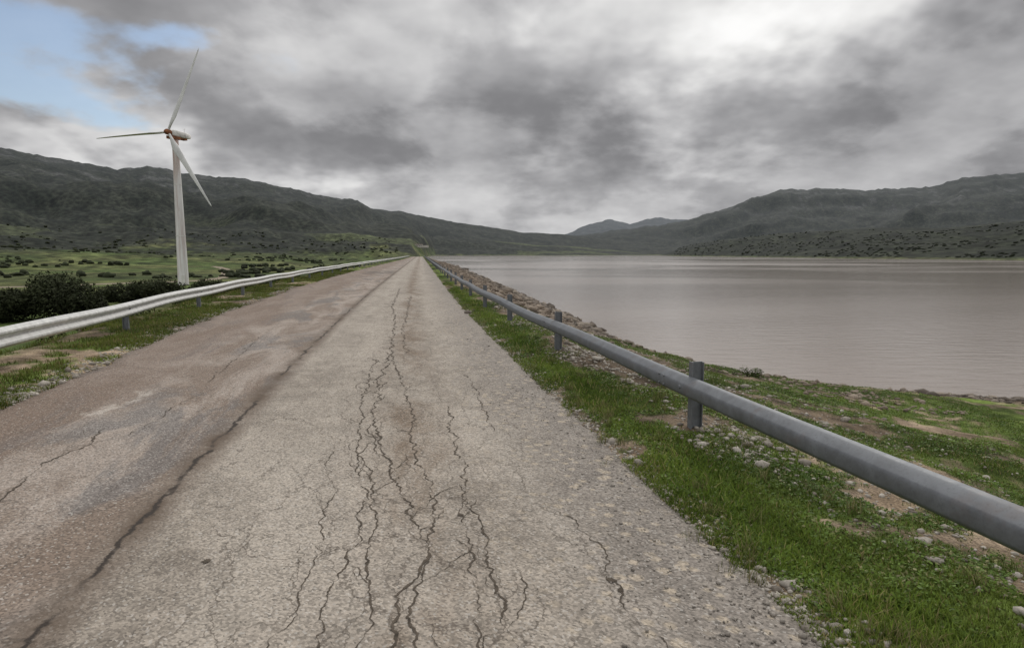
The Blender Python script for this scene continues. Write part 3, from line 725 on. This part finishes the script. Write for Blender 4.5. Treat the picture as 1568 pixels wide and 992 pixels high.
a=rng.uniform(0,6.28,n);u_=np.stack([np.cos(a),np.sin(a),rng.normal(0,.4,n)],1);v_=np.stack([-np.sin(a),np.cos(a),rng.normal(0,.4,n)],1)
s=((.005+.007*rng.random(n))*(1+yy*.06))[:,None]
V=np.stack([cz-u_*s,cz-v_*s*.6,cz+u_*s,cz+v_*s*.6],1).reshape(-1,3)
obj('low_weeds',V,np.arange(n*4).reshape(-1,4),m_gr,False,cols=np.repeat(gcol(xx,yy,n)*np.array([.85,1,.9]),4,0))
n0=110;ty=np.exp(rng.uniform(math.log(2.2),math.log(22),n0));tx=XR(ty)+rng.choice([.05,.12,.3,1.0,1.6,2.4],n0)+rng.normal(0,.12,n0)
xx=np.repeat(tx,40)+rng.normal(0,.028,n0*40);yy=np.repeat(ty,40)+rng.normal(0,.028,n0*40);n=len(xx)
c=np.where(rng.random((n,1))<.6,np.array([[.28,.25,.12]]),np.array([[.12,.16,.04]]))*(.6+.6*rng.random((n,1)))
grass('dry_grass_tufts',xx,yy,.04+.09*rng.random(n),.003+.002*rng.random(n),c,.9)

# ------------------------------------------------------------------ world
SUN_AZ,SUN_EL=20.,38.
w=bpy.data.worlds.new('World');sc.world=w;w.use_nodes=True;t=NT(w.node_tree)
for q in list(t.n): t.n.remove(q)
out=t.new('ShaderNodeOutputWorld')
sky=t.new('ShaderNodeTexSky',sky_type='NISHITA');sky.sun_disc=False;sky.sun_elevation=math.radians(SUN_EL);sky.sun_rotation=math.radians(SUN_AZ)
bg1=t.new('ShaderNodeBackground');t.l.new(sky.outputs[0],bg1.inputs[0]);bg1.inputs[1].default_value=.12
D=t.new('ShaderNodeTexCoord').outputs['Generated'];d=t.sep(D)
az=t.m('MULTIPLY',t.m('ARCTAN2',d[0],d[1]),57.2958);el=t.m('MULTIPLY',t.m('ARCSINE',d[2]),57.2958)
zc=t.m('ADD',t.m('MAXIMUM',d[2],0),.36)
CP=t.comb(t.m('DIVIDE',d[0],zc),t.m('DIVIDE',d[1],zc),0)
ws=t.noise(CP,2.2,4,.6,0,True)
AE=t.v('MULTIPLY_ADD',ws,(32,14,0),t.comb(t.m('SUBTRACT',az,16),t.m('SUBTRACT',el,7)))
def gb(a,e_,sa,se):
    q=t.v('MULTIPLY_ADD',AE,(1/sa,1/se,0),(-a/sa,-e_/se,0));return t.m('POWER',.36788,t.v('DOT_PRODUCT',q,q,None,'Value'))
nA=t.noise(CP,2.3,6,.52,.1);nB=t.noise(t.v('ADD',CP,(7.3,3.1,0)),3.6,4,.55,0)
val=t.m('ADD',t.mr(nA,.42,.58,.06,.18,True),t.m('MULTIPLY_ADD',nB,.36,t.m('MULTIPLY_ADD',nA,.26,-.02)))
for a_,e_,sa,se,amp in [(18,17.8,10,4.2,.50),(8,21.0,10,3.4,.30),(27,19.5,6,2.4,.30),(15.6,8,4,1.6,.14),(4,4.0,13,2.2,.11),(-35,7.4,9,1.8,.30),(-20,7.7,5,1.8,.24),(-16,17,9,3.5,.14),
           (-8,11,10,3.2,-.13),(6.5,11.0,8,3,-.12),(33,10,9,4.5,-.12),(40,15,5,4,-.16)]:
    val=t.m('MULTIPLY_ADD',gb(a_,e_,sa,se),amp,val)
val=t.m('ADD',val,t.mr(el,24,50,0,.52,True))  # unseen high sky brightened to add light to the scene
val=t.m('ADD',val,t.mr(d[1],.3,-.5,0,.2,True))  # sky behind the camera also brightened, as added fill light
val=t.m('SMOOTH_MIN',t.m('SMOOTH_MAX',val,.22,.12),1.02,.25)
cc=t.mix(t.mr(val,.2,.8),(.965,.96,1.0),(1.0,.995,.985))
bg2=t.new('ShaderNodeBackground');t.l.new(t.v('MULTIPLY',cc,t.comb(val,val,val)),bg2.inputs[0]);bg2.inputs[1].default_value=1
blue=gb(-36,14.0,13,5.5)
gap=t.m('MULTIPLY',t.mr(t.m('MULTIPLY_ADD',blue,.44,t.m('MULTIPLY',nA,1.4)),.92,1.14,0,.8,True),t.mr(blue,.05,.3))
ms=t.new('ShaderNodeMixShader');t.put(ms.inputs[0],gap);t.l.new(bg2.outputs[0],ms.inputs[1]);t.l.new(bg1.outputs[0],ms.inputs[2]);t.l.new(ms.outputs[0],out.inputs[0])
sl=bpy.data.lights.new('sun','SUN');sl.energy=1.3;sl.angle=math.radians(14);sl.color=(1,.96,.9)
so=bpy.data.objects.new('sun',sl);sc.collection.objects.link(so)
a,e2=math.radians(SUN_AZ),math.radians(SUN_EL)
sd=Vector((math.sin(a)*math.cos(e2),math.cos(a)*math.cos(e2),math.sin(e2)))
so.rotation_euler=sd.to_track_quat('Z','Y').to_euler();so.location=(0,0,60)
cd=bpy.data.cameras.new('camera');cd.lens=22.0;cd.sensor_width=36;cd.clip_end=60000;cd.clip_start=.05
co=bpy.data.objects.new('camera',cd);sc.collection.objects.link(co);co.location=(0,0,1.6);co.rotation_euler=(math.radians(90-6.4),0,0)
sc.camera=co
print('done',len(gx))
